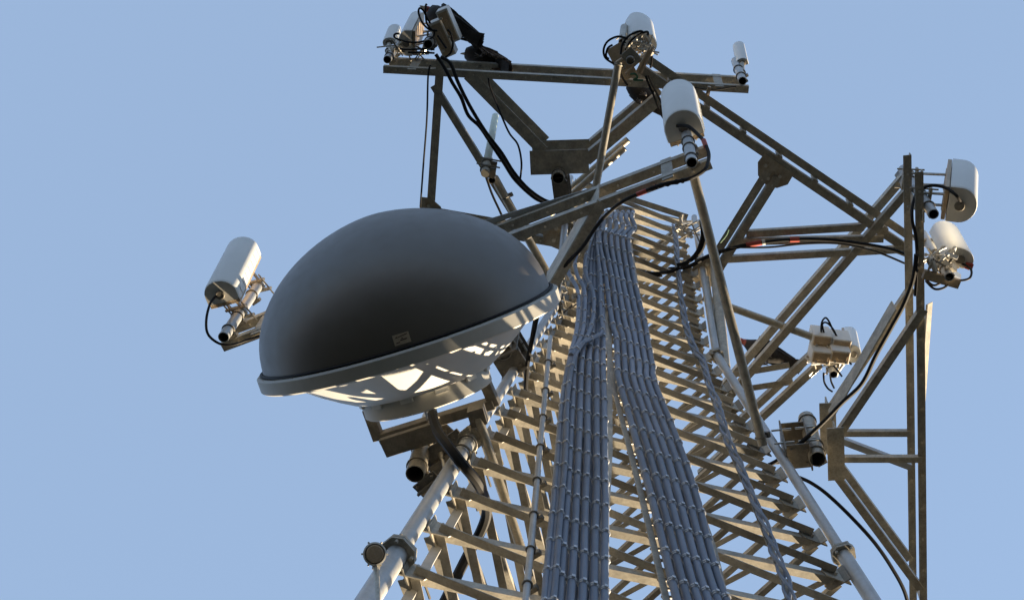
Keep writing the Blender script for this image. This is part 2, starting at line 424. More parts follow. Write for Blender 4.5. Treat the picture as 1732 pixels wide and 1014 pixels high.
m = MB(); P, Q = U(1566, 515, 11.95), U(1553, 700, 11.95); m.angle(P, Q, .10, .02, .008, V((.7, 0, .7)), V((1, 0, -.7))); link("stiffener", m, M["brace"], _ef)
m = MB(); P, Q = U(1404, 702, ZE + .3), U(1512, 516, ZE + .3); m.bar(P, Q, .012, .2, UP); link("arm_web", m, M["steel"], _ef)
m = MB(); P, Q = U(1427, 742, 11.35), U(1543, 786, 11.35); m.angle(P, Q, .06, .06, .007, UP, V((0, 1, 0))); link("strut", m, M["leg"], _ef)
ZAm = 16.045
boom_frame("V armed steel antenna frame at the very top with a brown bird on its boom", ZAm, .46, ((648, 112), (1267, 146)),
           (((785, 133), (912, 262)), ((1110, 158), (985, 264))), ((897, 274), (996, 271)), (), .085, aw=.14, pdp=.3)
def cross_frame(label, z, boom, gus, legpx, legi, kick, w=.095, double=True):
    root = thing("cross_boom", label, "antenna frame", U(*gus, z), "cross booms of the upper ring")
    b0, b1 = U(*boom[0], z), U(*boom[1], z); bd = (b1 - b0).normalized(); nrm = UP.cross(bd)
    out_ = U(*gus, z) - V((AX, AY, z)); nrm = nrm if nrm.dot(out_) > 0 else -nrm
    m = MB(); m.angle(b0, b1, w, w * 1.05, .009, UP, -nrm); link("boom_angle", m, M["steel"], root)
    if double:
        m = MB(); m.angle(b0 + nrm * .03 + UP * .11, b1 + nrm * .03 + UP * .11, w, w, .009, UP, nrm); link("boom_angle", m, M["steel"], root)
        for k in range(7):
            m = MB(); p = b0.lerp(b1, .1 + .8 * k / 6); m.box(p + nrm * .015 + UP * .1, bd, nrm, UP, .07, .028, .2); link("spacer_plate", m, M["steel"], root)
    c = U(*gus, z) - UP * .012
    gp = MB(); poly = []
    inw = -nrm
    for x, y in ((-.22, -.09), (.22, -.09), (.24, .06), (.16, .17), (.02, .21), (-.12, .17), (-.22, .04)): poly.append(c + bd * x + inw * y)
    gp.prism(poly, -UP * .012); g_ = link("gusset_plate", gp, M["gusset"], root)
    hb = MB()
    for x, y in ((-.12, .02), (.1, .03), (0, .13)): hb.tube([c + bd * x + inw * y - UP * .012, c + bd * x + inw * y - UP * .032], .022, 6)
    link("plate_bolts", hb, M["bolt"], g_)
    lp = U(*legpx, z); d = (lp - c).normalized(); sd = UP.cross(d)
    for s in (-1, 1):
        m = MB(); m.angle(c + d * .06 + sd * (.018 * s) - UP * .03, lp + sd * (.018 * s) - UP * .03, .1, .1, .009, sd * s, UP); link("arm", m, M["steel"], root)
    bolts([(c.lerp(lp, .12 + .75 * k / 5) + sd * (.07 * q) - UP * .03, -UP) for k in range(6) for q in (-1, 1)], root, .012, .012)
    # leg gusset
    lg = LEG(legi, z); q = V((lp.x, lp.y, z)); e = (q - V((lg.x, lg.y, z))); e = e.normalized() if e.length > .02 else -d; f = UP.cross(e); gp = MB()
    gp.prism([q + e * x + f * y - UP * .05 for x, y in ((.12, -.12), (.12, .14), (-.05, .24), (-.22, .16), (-.26, -.08), (-.1, -.22))], -UP * .014)
    lgp = link("leg_gusset", gp, M["gusset"], root)
    hb = MB()
    for x, y in ((.03, .05), (-.12, .08), (-.1, -.08)): hb.tube([q + e * x + f * y - UP * .064, q + e * x + f * y - UP * .084], .026, 6)
    link("plate_bolts", hb, M["bolt"], lgp)
    for ki, (a, b) in enumerate(kick):
        kz = z - .018 - .016 * ki; P, Q = U(*a, kz), U(*b, kz); dd = UP.cross(Q - P)
        m = MB(); m.angle(P, Q, .075, .085, .008, UP, dd); link("kicker", m, M["steel"], root)
    return root
ZC = 16.0
cross_frame("diagonal steel boom between top centre and upper right with a round gusset plate", ZC, ((1086, 110), (1541, 418)), (1310, 286), (1203, 458), 1,
            (((1262, 391), (1462, 379)), ((1226, 434), (1525, 417)), ((1244, 404), (1495, 399))))
cross_frame("upright looking steel cross boom at upper left, foot hidden behind the dome", ZC, ((738, 98), (708, 560)), (722, 362), (945, 402), 0,
            (((738, 142), (905, 412)), ((716, 360), (830, 378))), double=False)
t = thing("ring_boom", "pair of steel angles sloping from the upper right corner down to the radio boxes", "antenna frame", U(1400, 480, 16), "ring booms")
for (a, b), h in ((((1548, 300), (1225, 673)), 0), (((1548, 300), (1225, 673)), .42)):
    m = MB(); P, Q = U(*a, 15.93) + UP * h, U(*b, 15.93) + UP * h; m.angle(P, Q, .095, .095, .009, UP, UP.cross(P - Q)); link("rail", m, M["steel"], t)
m = MB(); p = U(1536, 312, 16); m.box(p + UP * .25, _x * 0 + hdir(1536, 312, 16, 3, -4), UP.cross(hdir(1536, 312, 16, 3, -4)), UP, .16, .012, .7); link("end_plate", m, M["dark"], t)
t = thing("ring_boom", "short pair of steel angles carrying the cluster of four radio boxes", "antenna frame", U(1330, 665, 16), "ring booms")
for h in (0, .4):
    m = MB(); P, Q = U(1384, 612, 15.965) + UP * h, U(1180, 800, 15.965) + UP * h; m.angle(P, Q, .09, .09, .009, UP, UP.cross(P - Q)); link("rail", m, M["steel"], t)
for a, b in (((1230, 640), (1336, 622)), ((1250, 664), (1342, 650))):
    m = MB(); m.angle(U(*a, 16.1), U(*b, 16.1), .08, .08, .008, UP, V((0, -1, 0))); link("kicker", m, M["steel"], t)

# mount pipes and leg brackets of the lower frames
def bracket(label, c, d, wd, ht, dep, px_list=(), n=2):
    root = thing("leg_bracket", label, "bracket", c, "pipe to leg brackets")
    sd = UP.cross(d).normalized()
    for h in (-ht / 2, ht / 2):
        m = MB(); m.box(c + UP * h, d, sd, UP, dep, wd, .014); m.box(c + UP * (h + .05), d, sd, UP, dep, .014, .09)
        for q in (-.3, .3):
            for s in (-.3, .3): m.bolt(c + UP * (h - .007) + d * (dep * q) + sd * (wd * s), -UP, .016, .022)
        link("bracket_plate", m, M["dark"], root)
    for e in (-.5, .5):
        m = MB(); m.box(c + d * (dep * e) , d, sd, UP, .014, wd, ht + .14); link("clamp_plate", m, M["dark"], root)
        for h in (-ht * .3, ht * .3):
            for s in (-1, 1):
                m = MB(); m.tube([c + d * (dep * e - .09) + sd * (s * wd * .42) + UP * h, c + d * (dep * e + .09) + sd * (s * wd * .42) + UP * h], .01, 6); link("stud", m, M["bolt"], root)
    return root
pc = U(1383, 776, 10.85)
pipe("thick galvanised mount pipe with open black end beside the right leg", pc, pc + UP * .8, .075, "mount_pipe", clamps=(.12, .3, .9))
lq = LEG(1, 11.0); dd = V((pc.x - lq.x, pc.y - lq.y, 0)); bracket("dark steel bracket bolting the right mount pipe to the right leg", (V((lq.x, lq.y, 11.15)) + V((pc.x, pc.y, 11.15))) / 2, dd.normalized(), .24, .42, dd.length - .1)
pb = U(850, 594, 11.0)
pipe("open ended mount pipe just right of and below the dome rim", pb, pb + UP * 1.2, .085, "mount_pipe", clamps=(.1, .8))
lq = LEG(0, 11.2); dd = V((pb.x - lq.x, pb.y - lq.y, 0)); bracket("dark steel bracket on the left leg below the dome's right end", (V((lq.x, lq.y, 11.2)) + V((pb.x, pb.y, 11.2))) / 2, dd.normalized(), .26, .36, max(.2, dd.length - .05))
pa = U(944, 301, 15.8)
pipe("open ended mount pipe under the top frame's centre plate", pa, pa + UP * 1.1, .075, "mount_pipe", clamps=(.1, .3))
lq = LEG(0, 16.1); dd = V((pa.x - lq.x, pa.y - lq.y, 0)); bracket("small dark bracket holding the top frame to the tower head", (V((lq.x, lq.y, 16.2)) + V((pa.x, pa.y, 16.2))) / 2, dd.normalized(), .2, .4, max(.2, dd.length - .08))

# tie-back pipes
pipe("long slanting galvanised tie pipe from the centre antenna down to the right leg", U(1172, 292, 11.55), U(1290, 752, 10.98), .043, clamps=(.97,))
pipe("slanting sunlit tie pipe hanging from the top boom left of the centre antenna", U(1046, 106, 15.9), U(986, 436, 15.0), .045, clamps=(.015,))
pipe("upper of two parallel pipe stubs left of the centre antenna", U(1062, 236, 16.9), U(935, 345, 16.9), .045, group="paired pipe stubs", clamps=(.3,))
pipe("lower of two parallel pipe stubs left of the centre antenna", U(1056, 250, 16.7), U(930, 362, 16.7), .045, group="paired pipe stubs")
pipe("thin pipe from the right leg out to the four radio boxes", U(1190, 503, 16.0), U(1392, 576, 16.1), .048, clamps=(.05, .95))
p = U(1211, 500, 14.6); pipe("dark vertical pipe standing close behind the right leg's upper part", U(1226, 622, 13.2), U(1206, 420, 16.4), .06, m="steel")
pipe("thin pale vertical pipe between the right leg and a dark pipe", U(1214, 612, 13.2), U(1196, 470, 15.6), .03)
pipe("pale safety conduit tube running up left of the grey cable bundles", UF(888, 1030, .12), UF(931, 570, .12), .023, "conduit", "conduit", m="leg", clamps=(.06, .15, .25, .36, .48, .6, .72, .86))

# ------------------------------------------------------------------ cable runs on the near face
CLIPZ = [6.6]
while CLIPZ[-1] < 16.5: CLIPZ.append(CLIPZ[-1] + .40 + max(0, CLIPZ[-1] - 7.5) * .012)
def zclips(pts):
    res = []
    for a, b in zip(pts, pts[1:]):
        for z in CLIPZ:
            if a.z < z <= b.z and b.z - a.z > 1e-5:
                p = a.lerp(b, (z - a.z) / (b.z - a.z)); res.append((p + V((0, 0, 0)), (b - a).normalized()))
    return res
clip_mesh = None
def clip_ob(parent, p, d, s=1.0):
    global clip_mesh
    if clip_mesh is None:
        m = MB(); m.tube([V((0, 0, -.016)), V((0, 0, .016))], .0275, 12, caps=True); m.box(V((.0, -.029, 0)), V((1, 0, 0)), V((0, 1, 0)), V((0, 0, 1)), .02, .016, .022)
        m.ring(V((0, 0, .0)), V((0, 0, 1)), .0285, .004, 12, 5)
        clip_mesh = bpy.data.meshes.new("clip"); clip_mesh.from_pydata(m.v, [], m.f); clip_mesh.materials.append(M["clip"])
    o = bpy.data.objects.new("clip", clip_mesh); col.objects.link(o); o.parent = parent
    z = d; y = (-NF - z * (-NF).dot(z)).normalized(); x = y.cross(z)
    loc = p - ROOT[parent.name]
    o.matrix_local = Matrix(((x.x * s, y.x * s, z.x * s, loc.x), (x.y * s, y.y * s, z.y * s, loc.y), (x.z * s, y.z * s, z.z * s, loc.z), (0, 0, 0, 1)))
def feeder(label, pxs, off, group, r=.0285, phase=0.0, cl=True):
    pts = []
    for q in pxs: pts.append(UF(q[0], q[1], q[2] if len(q) > 2 else off))
    path = smooth_path(pts, 8)
    path = [p + V((math.sin(p.z * 3.1 + phase), 0, 0)) * .002 for p in path]
    root = thing("feeder_cable", label, "cable", path[0], group)
    mb = MB(); mb.tube(path, r, 10); link("jacket", mb, M["blue"], root, smooth=True)
    if cl:
        for p, d in zclips(path): clip_ob(root, p, d, r / .0242)
    return root
ORD = ["leftmost", "second from left", "third from left", "fourth from left", "fifth from left", "rightmost"]
RB = [  # right-hand run: x at (y = 1030, 963, 788, 650, 619, 569, 549, 466, 403, 385, 366, 358)
    (1150, 1132, 1088, 1049, 1045, 1042, 1036, 1024, 1013, 1020, 1021, 1026), (1168, 1149, 1104, 1061, 1057, 1053, 1047, 1034, 1023, 1031, 1031, 1035),
    (1186, 1165, 1119, 1074, 1069, 1064, 1058, 1043, 1033, 1042, 1040, 1044), (1203, 1181, 1133, 1085, 1081, 1074, 1069, 1052, 1043, 1053, 1050, 1053),
    (1220, 1197, 1148, 1097, 1093, 1084, 1080, 1062, 1053, 1064, 1059, 1062), (1236, 1211, 1162, 1108, 1104, 1094, 1091, 1071, 1063, 1074, 1068, 1070)]
RY = (1030, 963, 788, 650, 619, 569, 549, 466, 403, 386, 368, 360)
for k, xs in enumerate(RB):
    pts = [(x, y) for x, y in zip(xs, RY)]
    pts = [(x, y, .14 if y > 375 else (.16 if y > 364 else .08)) for x, y in pts] + [(xs[-1] + 1, 357, -.12), (xs[-1] + 1, 358, -.4)]
    feeder(ORD[k] + " grey cable of the right-hand run on the tower face", pts, .14, "right-hand run of feeder cables", phase=k)
LB = [
    ((942, 1030), (947, 1000), (962, 790), (972, 607), (984, 560, .11), (988, 500, .10), (993, 440, .08), (1004, 395, .08), (1014, 368, .08)),
    ((962, 1030), (966, 1000), (977, 790), (984, 607), (992, 560, .11), (997, 500, .10), (1000, 440, .08), (1008, 395, .08), (1018, 366, .08)),
    ((982, 1030), (985, 1000), (992, 790), (996, 607), (1003, 560, .11), (1005, 500, .10), (1006, 440, .08), (1012, 395, .08), (1022, 365, .08)),
    ((1003, 1030), (1004, 1000), (1009, 790), (1009, 607), (1011, 560, .11), (1012, 500, .10), (1011, 440, .08), (1015, 395, .08), (1025, 364, .08)),
    ((1024, 1030), (1023, 1000), (1023, 790), (1020, 607), (1020, 560, .12), (1018, 500, .12), (1016, 440, .1), (1018, 395, .1), (1028, 364, .08))]
for k, pts in enumerate(LB):
    feeder(("leftmost", "second from left", "middle", "fourth from left", "rightmost")[k] + " of the five wide grey cables in the left-hand run", pts, .14, "left-hand run of feeder cables", phase=k * 1.7)
SB = [  # strands that cross over in front and run down the left edge of the left-hand bundle
    ((918, 1030), (922, 1000), (942, 780), (953, 660), (966, 597, .2), (974, 565, .2), (978, 530, .19), (977, 490, .18), (962, 462, .17), (958, 440, .15), (975, 400, .13), (1002, 372, .1)),
    ((926, 1030), (930, 1000), (949, 780), (957, 660), (968, 600, .21), (984, 566, .21), (989, 530, .19), (988, 490, .18), (976, 465, .17), (973, 440, .15), (987, 404, .13), (1008, 370, .1)),
    ((934, 1030, .19), (937, 1000, .19), (955, 780, .19), (961, 660, .2), (972, 602, .22), (994, 568, .22), (1003, 535, .2), (1003, 495, .18), (992, 467, .17), (990, 440, .15), (1000, 404, .13), (1014, 370, .1))]
for k, pts in enumerate(SB):
    feeder(("outermost", "middle", "innermost")[k] + " of three grey cables crossing over to the left edge of the left run", pts, .16, "crossing feeder cables", phase=k * 2.3, r=.022)
feeder("short grey cable sweeping right to left across the split of the left run", ((966, 600, .23), (985, 580, .23), (1008, 569, .22), (1018, 560, .2), (1016, 530, .18), (1015, 470, .17), (1010, 420, .15), (1012, 374, .1)), .2, "crossing feeder cables", r=.022)
RYB = RY
for k in range(5):
    pts = [((a + b) / 2, y, .075) for a, b, y in zip(RB[k], RB[k + 1], RY) if y > 390]
    feeder(("leftmost", "second from left", "middle", "fourth from left", "rightmost")[k] + " of the grey cables hidden in the gaps behind the right-hand run", pts, .075, "rear cables of the right-hand run", phase=k, cl=False, r=.020)
for k in range(4):
    pts = [((a[0] + b[0]) / 2, a[1], .07) for a, b in zip(LB[k], LB[k + 1]) if a[1] > 550]
    feeder(("leftmost", "second from left", "third from left", "rightmost")[k] + " of the grey cables hidden in the gaps behind the left-hand run", pts, .07, "rear cables of the left-hand run", phase=k, cl=False, r=.020)
def ladder(label, a, b, off, wd):
    root = thing("cable_ladder", label, "cable ladder", UF(*a[0], off), "cable ladders")
    for s in (0, 1):
        m = MB(); pts = [UF(q[0] + s * wd * (1 if k == 0 else wd2), q[1], off) for k, (q, wd2) in enumerate(zip(a, b))]
        for P, Q in zip(pts, pts[1:]): m.bar(P, Q, .05, .012, NF)
        link("rail", m, M["brace"], root)
    n = 26
    P0 = [UF(*q, off + .02) for q in a]; P1 = [UF(q[0] + wd * w2, q[1], off + .02) for q, w2 in zip(a, b)]
    tot = smooth_path(P0, 30); tot2 = smooth_path(P1, 30)
    for k in range(0, len(tot), 4):
        m = MB(); m.bar(tot[k] - NF * .05, tot2[k] - NF * .05, .025, .012, NF); link("rung", m, M["dark"], root)
    return root
ladder("pale ladder rail and rungs behind the right-hand cable run", ((1131, 1030), (1107, 928), (1069, 774), (1040, 665), (1031, 600), (1016, 480), (1010, 410)), (1, 1, .85, .72, .68, .6, .55), .075, 100)
ladder("narrow cable ladder behind the left-hand cable run", ((926, 1030), (934, 900), (950, 760), (962, 640), (985, 520), (992, 420)), (1, .97, .88, .75, .5, .4), .07, 92)
# thin twisted run near the right leg
TP = [(1141, 380), (1146, 439), (1153, 508), (1160, 549), (1175, 590), (1188, 610), (1199, 645), (1213, 685), (1230, 740), (1247, 778), (1264, 817), (1287, 872), (1310, 930), (1325, 969), (1342, 1030)]
t = thing("twisted_cable_run", "thin wavy bundle of grey cables up the face beside the right leg", "cable", UF(1342, 1030, .1))
core = smooth_path([UF(x, y, .10) for x, y in TP], 10)
for k in range(3):
    pts = []
    for i, p in enumerate(core):
        q = p.z * 7.5 + k * 2.09; amp = .026 * (1 + .35 * math.sin(p.z * 2.3 + k)) * (1 if p.z < 13.5 else .8)
        pts.append(p + V((math.cos(q) * amp, 0, 0)) + NF * (math.sin(q) * .02))
    m = MB(); m.tube(pts, (.012 if k else .015), 7); link("strand", m, M["blue"], t, smooth=True)
for p, d in zclips(core)[::1]:
    clip_ob(t, p, d, 1.25)
m = MB()
for P, Q in zip(core, core[1:]): m.bar(P - NF * .03, Q - NF * .03, .05, .006, NF)
link("backing_strip", m, M["steel"], t)

# ------------------------------------------------------------------ the big dish
ZD = 9.7
C = U(690, 560, ZD)
n_d = (-.29 * _r + .956 * _u) * .994 + _b * .11
n_d.normalize()
RR = 528 / 2 / FPX * (C.length * math.cos(0.08))
dish = thing("microwave_dish", "huge microwave dish with smooth dark grey dome and off-white shroud", "dish", C - UP * 1.2)
prof = [(RR * .955, 0.0), (RR * .952, .03)]
for k in range(1, 25):
    q = math.pi / 2 * k / 24
    prof.append((RR * .95 * max(.0015, math.cos(q) ** 1.10), .03 + RR * .755 * math.sin(q)))
m = MB(); m.lathe(C, n_d, prof, 96, cap1=True); dm = link("radome", m, M["dome"], dish, smooth=True)
m = MB(); m.lathe(C, n_d, [(RR * .95, .012), (RR * .985, .014), (RR, .0), (RR * .998, -.095), (RR * .985, -.108), (RR * .66, -.11)], 96); rim = link("rim_band", m, M["rim"], dish, smooth=True)
m = MB(); m.lathe(C, n_d, [(RR * .952, .016), (RR * .975, .026), (RR * .958, .034)], 96); link("gasket", m, M["black"], rim, smooth=True)
_a = n_d.orthogonal().normalized(); _b2 = n_d.cross(_a)
bolts([(C + (_a * math.cos(k * math.pi / 15) + _b2 * math.sin(k * math.pi / 15)) * RR * .982 + n_d * .008, n_d) for k in range(30)], rim, .008, .008)
HB = -.49
m = MB(); m.lathe(C, n_d, [(RR * .84, -.10), (RR * .80, -.14), (RR * .735, -.20), (RR * .66, -.27), (RR * .56, -.35), (RR * .47, -.415), (RR * .42, -.42)], 96); dr = link("shroud", m, M["drum"], dish, smooth=True)
m = MB(); m.lathe(C, n_d, [(RR * .40, HB + .075), (RR * .425, HB + .075), (RR * .425, HB - .06), (RR * .415, HB - .07), (RR * .36, HB - .07), (RR * .36, HB + .02), (.05, HB + .02)], 72); br = link("back_ring", m, M["rim"], dish, smooth=True)
av = n_d.orthogonal().normalized(); bv = n_d.cross(av)
for k in range(12):
    q = 2 * math.pi * k / 12 + .2; d = av * math.cos(q) + bv * math.sin(q); tq = n_d.cross(d)
    m = MB(); m.box(C + d * (RR * .432) + n_d * (HB + .06), tq, d, n_d, .1, .02, .05); m.box(C + d * (RR * .445) + n_d * (HB + .09), tq, d, n_d, .12, .03, .014)
    link("latch", m, M["rru"], br)
# label sticker on the dome
ang_d = c2w(V((680 - PX, 573 - PY, FPX))).normalized()
hit = None
best = None
for k in range(-200, 200):
    q = k / 200 * math.pi
    for j in range(0, 30):
        e = j / 60
        rr = RR * .95 * math.cos(e) ** 1.10; hh = .03 + RR * .755 * math.sin(e)
        P = C + n_d * hh + (av * math.cos(q) + bv * math.sin(q)) * rr
        dev = (P.normalized() - ang_d).length
        if P.length < C.length and (best is None or dev < best[0]): best = (dev, P, q, e)
_, P, q, e = best
rad_d = av * math.cos(q) + bv * math.sin(q)
nn = (rad_d * math.cos(e) / .95 + n_d * math.sin(e) / .755).normalized(); tx = n_d.cross(rad_d).normalized(); ty = nn.cross(tx)
if tx.dot(_r) < 0: tx = -tx
if ty.dot(_u) < 0: ty = -ty
m = MB(); m.box(P + nn * .003, tx, ty, nn, .118, .076, .004); st = link("sticker", m, M["label"], dm)
m = MB()
def mark(poly): m.prism([P + nn * .0055 + tx * x + ty * y for x, y in poly], nn * .0012)
mark([(-.045, .012), (-.028, .028), (-.032, .016)]); mark([(-.04, .012), (.045, .022), (.045, .028), (-.03, .018)]); mark([(-.045, -.024), (-.018, -.022), (-.018, -.016), (-.045, -.018)])
mark([(-.012, -.012), (.036, -.010), (.036, -.003), (-.012, -.005)]); mark([(-.002, .0), (.01, .0), (.01, .006), (-.002, .006)])
link("print", m, M["ink"], st)
# yoke behind the dish
CB = C + n_d * (HB - .07)
yk = lambda px, py, z=9.55: U(px, py, z)
def ybar(a, b, wd=.085, name="yoke_bar", mt="dark", z0=9.6, z1=9.6, th=.085):
    m = MB(); m.bar(U(*a, z0), U(*b, z1), wd, th, UP); return link(name, m, M[mt], dish, bevel=.006)
ybar((622, 690), (641, 742), z0=9.62); ybar((641, 740), (836, 680)); ybar((838, 686), (818, 640), z1=9.64)
ybar((648, 757), (741, 728), .16, "pivot_plate", z0=9.42, z1=9.42, th=.05)
m = MB(); P1, P2 = U(723, 690, 9.6), U(738, 745, 9.45); m.tube([P1, P2], .016, 10); m.tube([P1.lerp(P2, .25), P1.lerp(P2, .5)], .026, 8); link("adjuster_rod", m, M["bolt"], dish, smooth=True)
m = MB(); P1, P2 = U(742, 752, 9.5), U(752, 790, 9.35); m.tube([P1, P2], .016, 10); m.tube([P1.lerp(P2, .35), P1.lerp(P2, .6)], .026, 8); link("adjuster_rod", m, M["bolt"], dish, smooth=True)
m = MB(); P1 = U(730, 700, 9.62); m.tube([P1 + n_d * .1, P1, U(734, 712, 9.55)], [.05, .05, .06], 14); link("feed_flange", m, M["dark"], dish, smooth=True)
m = MB(); m.hollow(U(809, 706, 9.3), U(884, 935, 9.0), .036); strut = link("side_strut", m, [M["pipe"], M["hole"]], dish, smooth=True)
m = MB(); c = U(808, 702, 9.32); m.box(c, hdir(808, 702, 9.6, 1, -.3), hdir(808, 702, 9.6, .3, 1), UP, .13, .14, .1); link("strut_clamp", m, M["dark"], dish)
pd = U(702, 801, 9.12)
pipe("thick open-ended mount pipe under the dish beside the left leg", pd, pd + UP * .95, .074, "mount_pipe", clamps=(.12, .4, .8))
root = thing("leg_bracket", "dark plates and U bolts clamping the dish pipe to the left leg", "bracket", U(745, 790, 9.3), "pipe to leg brackets")
for (a, b, zz, wd) in (((708, 832), (742, 805), 9.12, .13), ((722, 790), (790, 745), 9.45, .26), ((735, 770), (775, 735), 9.75, .3)):
    m = MB(); P1, P2 = U(*a, zz), U(*b, zz); m.bar(P1, P2, wd, .02, UP); m.bar(P1 - UP * .03, P2 - UP * .03, .02, .05, UP)
    for q in (.15, .85):
        for s in (-1, 1): m.bolt(P1.lerp(P2, q) + UP.cross(P2 - P1).normalized() * (s * wd * .33) - UP * .01, -UP, .012, .03)
    link("bracket_plate", m, M["dark"], root)
for z in (8.95, 9.15, 9.5):
    m = MB(); c = LEG(0, z); ax = (LEG(0, z + .1) - c).normalized(); m.ring(c, ax, (.063 if z < 9.28 else .047) + .012, .010, 22, 6); link("u_bolt", m, M["dark"], root)
cable("thick black waveguide curving down from the dish into the tower", [U(731, 700, 9.4), U(740, 728, 9.05), U(757, 752, 8.75), U(780, 782, 8.6), U(805, 812, 8.62), U(820, 842, 8.75), U(823, 868, 8.85), U(812, 900, 8.85), U(790, 940, 8.8), U(760, 1000, 8.5), U(735, 1050, 8.2)], .040, name="waveguide")

# ------------------------------------------------------------------ antennas
# left end of the left frame
pp = U(378, 570, 11.0); pipe("pale mount pipe behind the panel antenna left of the dome", pp, pp + UP * 1.35, .05, "mount_pipe", m="leg", clamps=(.12, .35, .75))
antenna("white round-fronted panel antenna at far left beside the dome", U(373, 496, 11.45), U(411, 420, 12.45), hdir(375, 490, 11.4, -.36, -.94), .32, .23, "panel antennas", pipe_at=pp)
cable("black lead looping under the far left panel antenna", [U(368, 498, 11.45), U(356, 512, 11.3), U(349, 540, 11.15), U(352, 565, 11.05), U(372, 581, 11.0), U(395, 582, 11.02), U(420, 574, 11.1), U(445, 566, 11.12), U(480, 552, 11.15)], .012)
# right end of the left frame (centre of the photograph)
pp = U(1170, 275, 11.0); pipe("mount pipe carrying the large centre panel antenna", pp, pp + UP * 1.45, .048, "mount_pipe", m="leg", clamps=(.08, .3, .45))
antenna("large white round-fronted panel antenna high at centre, black plug in its base", U(1155, 214, 11.9), U(1147, 160, 13.05), hdir(1155, 210, 11.9, -.3, -.95), .34, .27, "panel antennas", pipe_at=pp)
cable("black lead with red tape looping from the centre antenna", [U(1145, 213, 11.88), U(1162, 213, 11.8), U(1178, 225, 11.7), U(1191, 240, 11.5), U(1199, 262, 11.3), U(1194, 284, 11.1), U(1180, 296, 11.05), U(1160, 304, 11.0), U(1120, 312, 11.0), U(1085, 326, 11.0), U(1050, 343, 11.0), U(1015, 375, 11.05), U(985, 418, 11.1), U(955, 450, 11.2), U(920, 500, 11.3), U(905, 540, 11.3), U(895, 600, 11.2), U(888, 650, 11.1)], .016)
for (px, py, z, nm) in ((1192, 241, 11.49, "red tape band on the lead beside the centre antenna"), (1084, 327, 11.0, "red tape band on the lead along the frame below the centre antenna")):
    pass
t = MB(); t.tube([U(1190, 237, 11.52), U(1194, 248, 11.43)], .021, 10); tag(link("tape_band", t, M["red"], smooth=True), "red tape band on the lead beside the centre antenna", "tape")
t = MB(); t.tube([U(1093, 322.5, 11.0), U(1077, 329, 11.0)], .021, 10); tag(link("tape_band", t, M["red"], smooth=True), "red tape band on the lead along the boom below the centre antenna", "tape")
t = MB(); t.tube(smooth_path([U(1157, 305, 11.0), U(1120, 313, 11.0), U(1100, 320, 11.0)], 8), [.02 + .006 * math.sin(k * 2.4) for k in range(17)], 8); tag(link("wrapped_splice", t, M["black"], smooth=True), "ragged black wrapped splice on the lead under the centre antenna", "cable wrap")
# right frame, top end
pp = U(1579, 362, 10.95); pipe("mount pipe with open end next to the upper right panel antenna", pp, pp + UP * 1.3, .044, "mount_pipe", m="leg", clamps=(.15, .4, .7))
antenna("white round-fronted panel antenna at upper right with tan back plate", U(1624, 347, 11.25), U(1627, 298, 12.1), hdir(1624, 347, 11.2, 1, .05), .32, .24, "panel antennas", ribs=False, pipe_at=pp)
cable("black lead arching from the upper right antenna back to the boom", [U(1626, 344, 11.23), U(1617, 330, 11.2), U(1598, 317, 11.3), U(1573, 314, 11.35), U(1553, 324, 11.3), U(1544, 345, 11.2), U(1543, 372, 11.1), U(1549, 400, 11.1), U(1551, 440, 11.1), U(1548, 500, 11.08)], .014)
pp = U(1606, 468, 10.95); pipe("mount pipe with open end at right below the upper right antenna", pp, pp + UP * 1.1, .04, "mount_pipe", m="leg", clamps=(.15, .5))
antenna("small white curved antenna at right with dark open base and orange patch", U(1623, 436, 11.2), U(1599, 390, 11.95), hdir(1622, 437, 11.2, .5, -.86), .26, .16, "panel antennas", ribs=False, plate=False, pipe_at=pp)
# jumble at that mount
def clutter(label, pts, m, name="clamp_assembly", cat="hardware"):
    pass
t = thing("clamp_assembly", "jumble of bare clamps and brackets under the small curved antenna at right", "hardware", U(1590, 445, 11.0))
for k in range(28):
    m = MB(); c = U(1572 + random.random() * 45, 425 + random.random() * 45, 11.0 + random.random() * .35); d = V((random.uniform(-1, 1), random.uniform(-1, 1), random.uniform(-.5, .5))).normalized(); e = d.orthogonal().normalized()
    if k % 3: m.box(c, d, e, d.cross(e), random.uniform(.05, .16), random.uniform(.02, .05), random.uniform(.01, .05))
    else: m.tube([c - d * .1, c + d * .1], .009, 6); m.bolt(c + d * .1, d, .016, .02)
    link("clamp" if k % 3 else "stud", m, M[("bolt", "steel", "dark", "rru")[k % 4]], t)
m = MB(); m.bar(U(1562, 463, 11.0), U(1622, 480, 11.0), .075, .05, UP); link("cross_bar", m, M["beige"], t)
m = MB(); m.box(U(1638, 448, 11.2), V((1, 0, 0)), V((0, 1, 0)), UP, .06, .05, .08); link("orange_patch", m, M["red"], t)
for k, pts in enumerate(([(1625, 445, 11.2), (1642, 455, 11.1), (1640, 470, 11), (1622, 474, 11), (1610, 470, 11.05)], [(1566, 475, 11.05), (1580, 488, 10.95), (1595, 487, 10.95), (1607, 478, 11)], [(1564, 470, 11.1), (1578, 482, 11), (1592, 478, 11)], [(1600, 450, 11.1), (1615, 432, 11.2), (1624, 425, 11.3)])):
    cable(("black lead looping off the orange patch at right", "lower drooping black lead under the right mount pipe", "upper drooping black lead under the right mount pipe", "short black lead into the base of the small curved antenna")[k], [U(*p) for p in pts], .010)

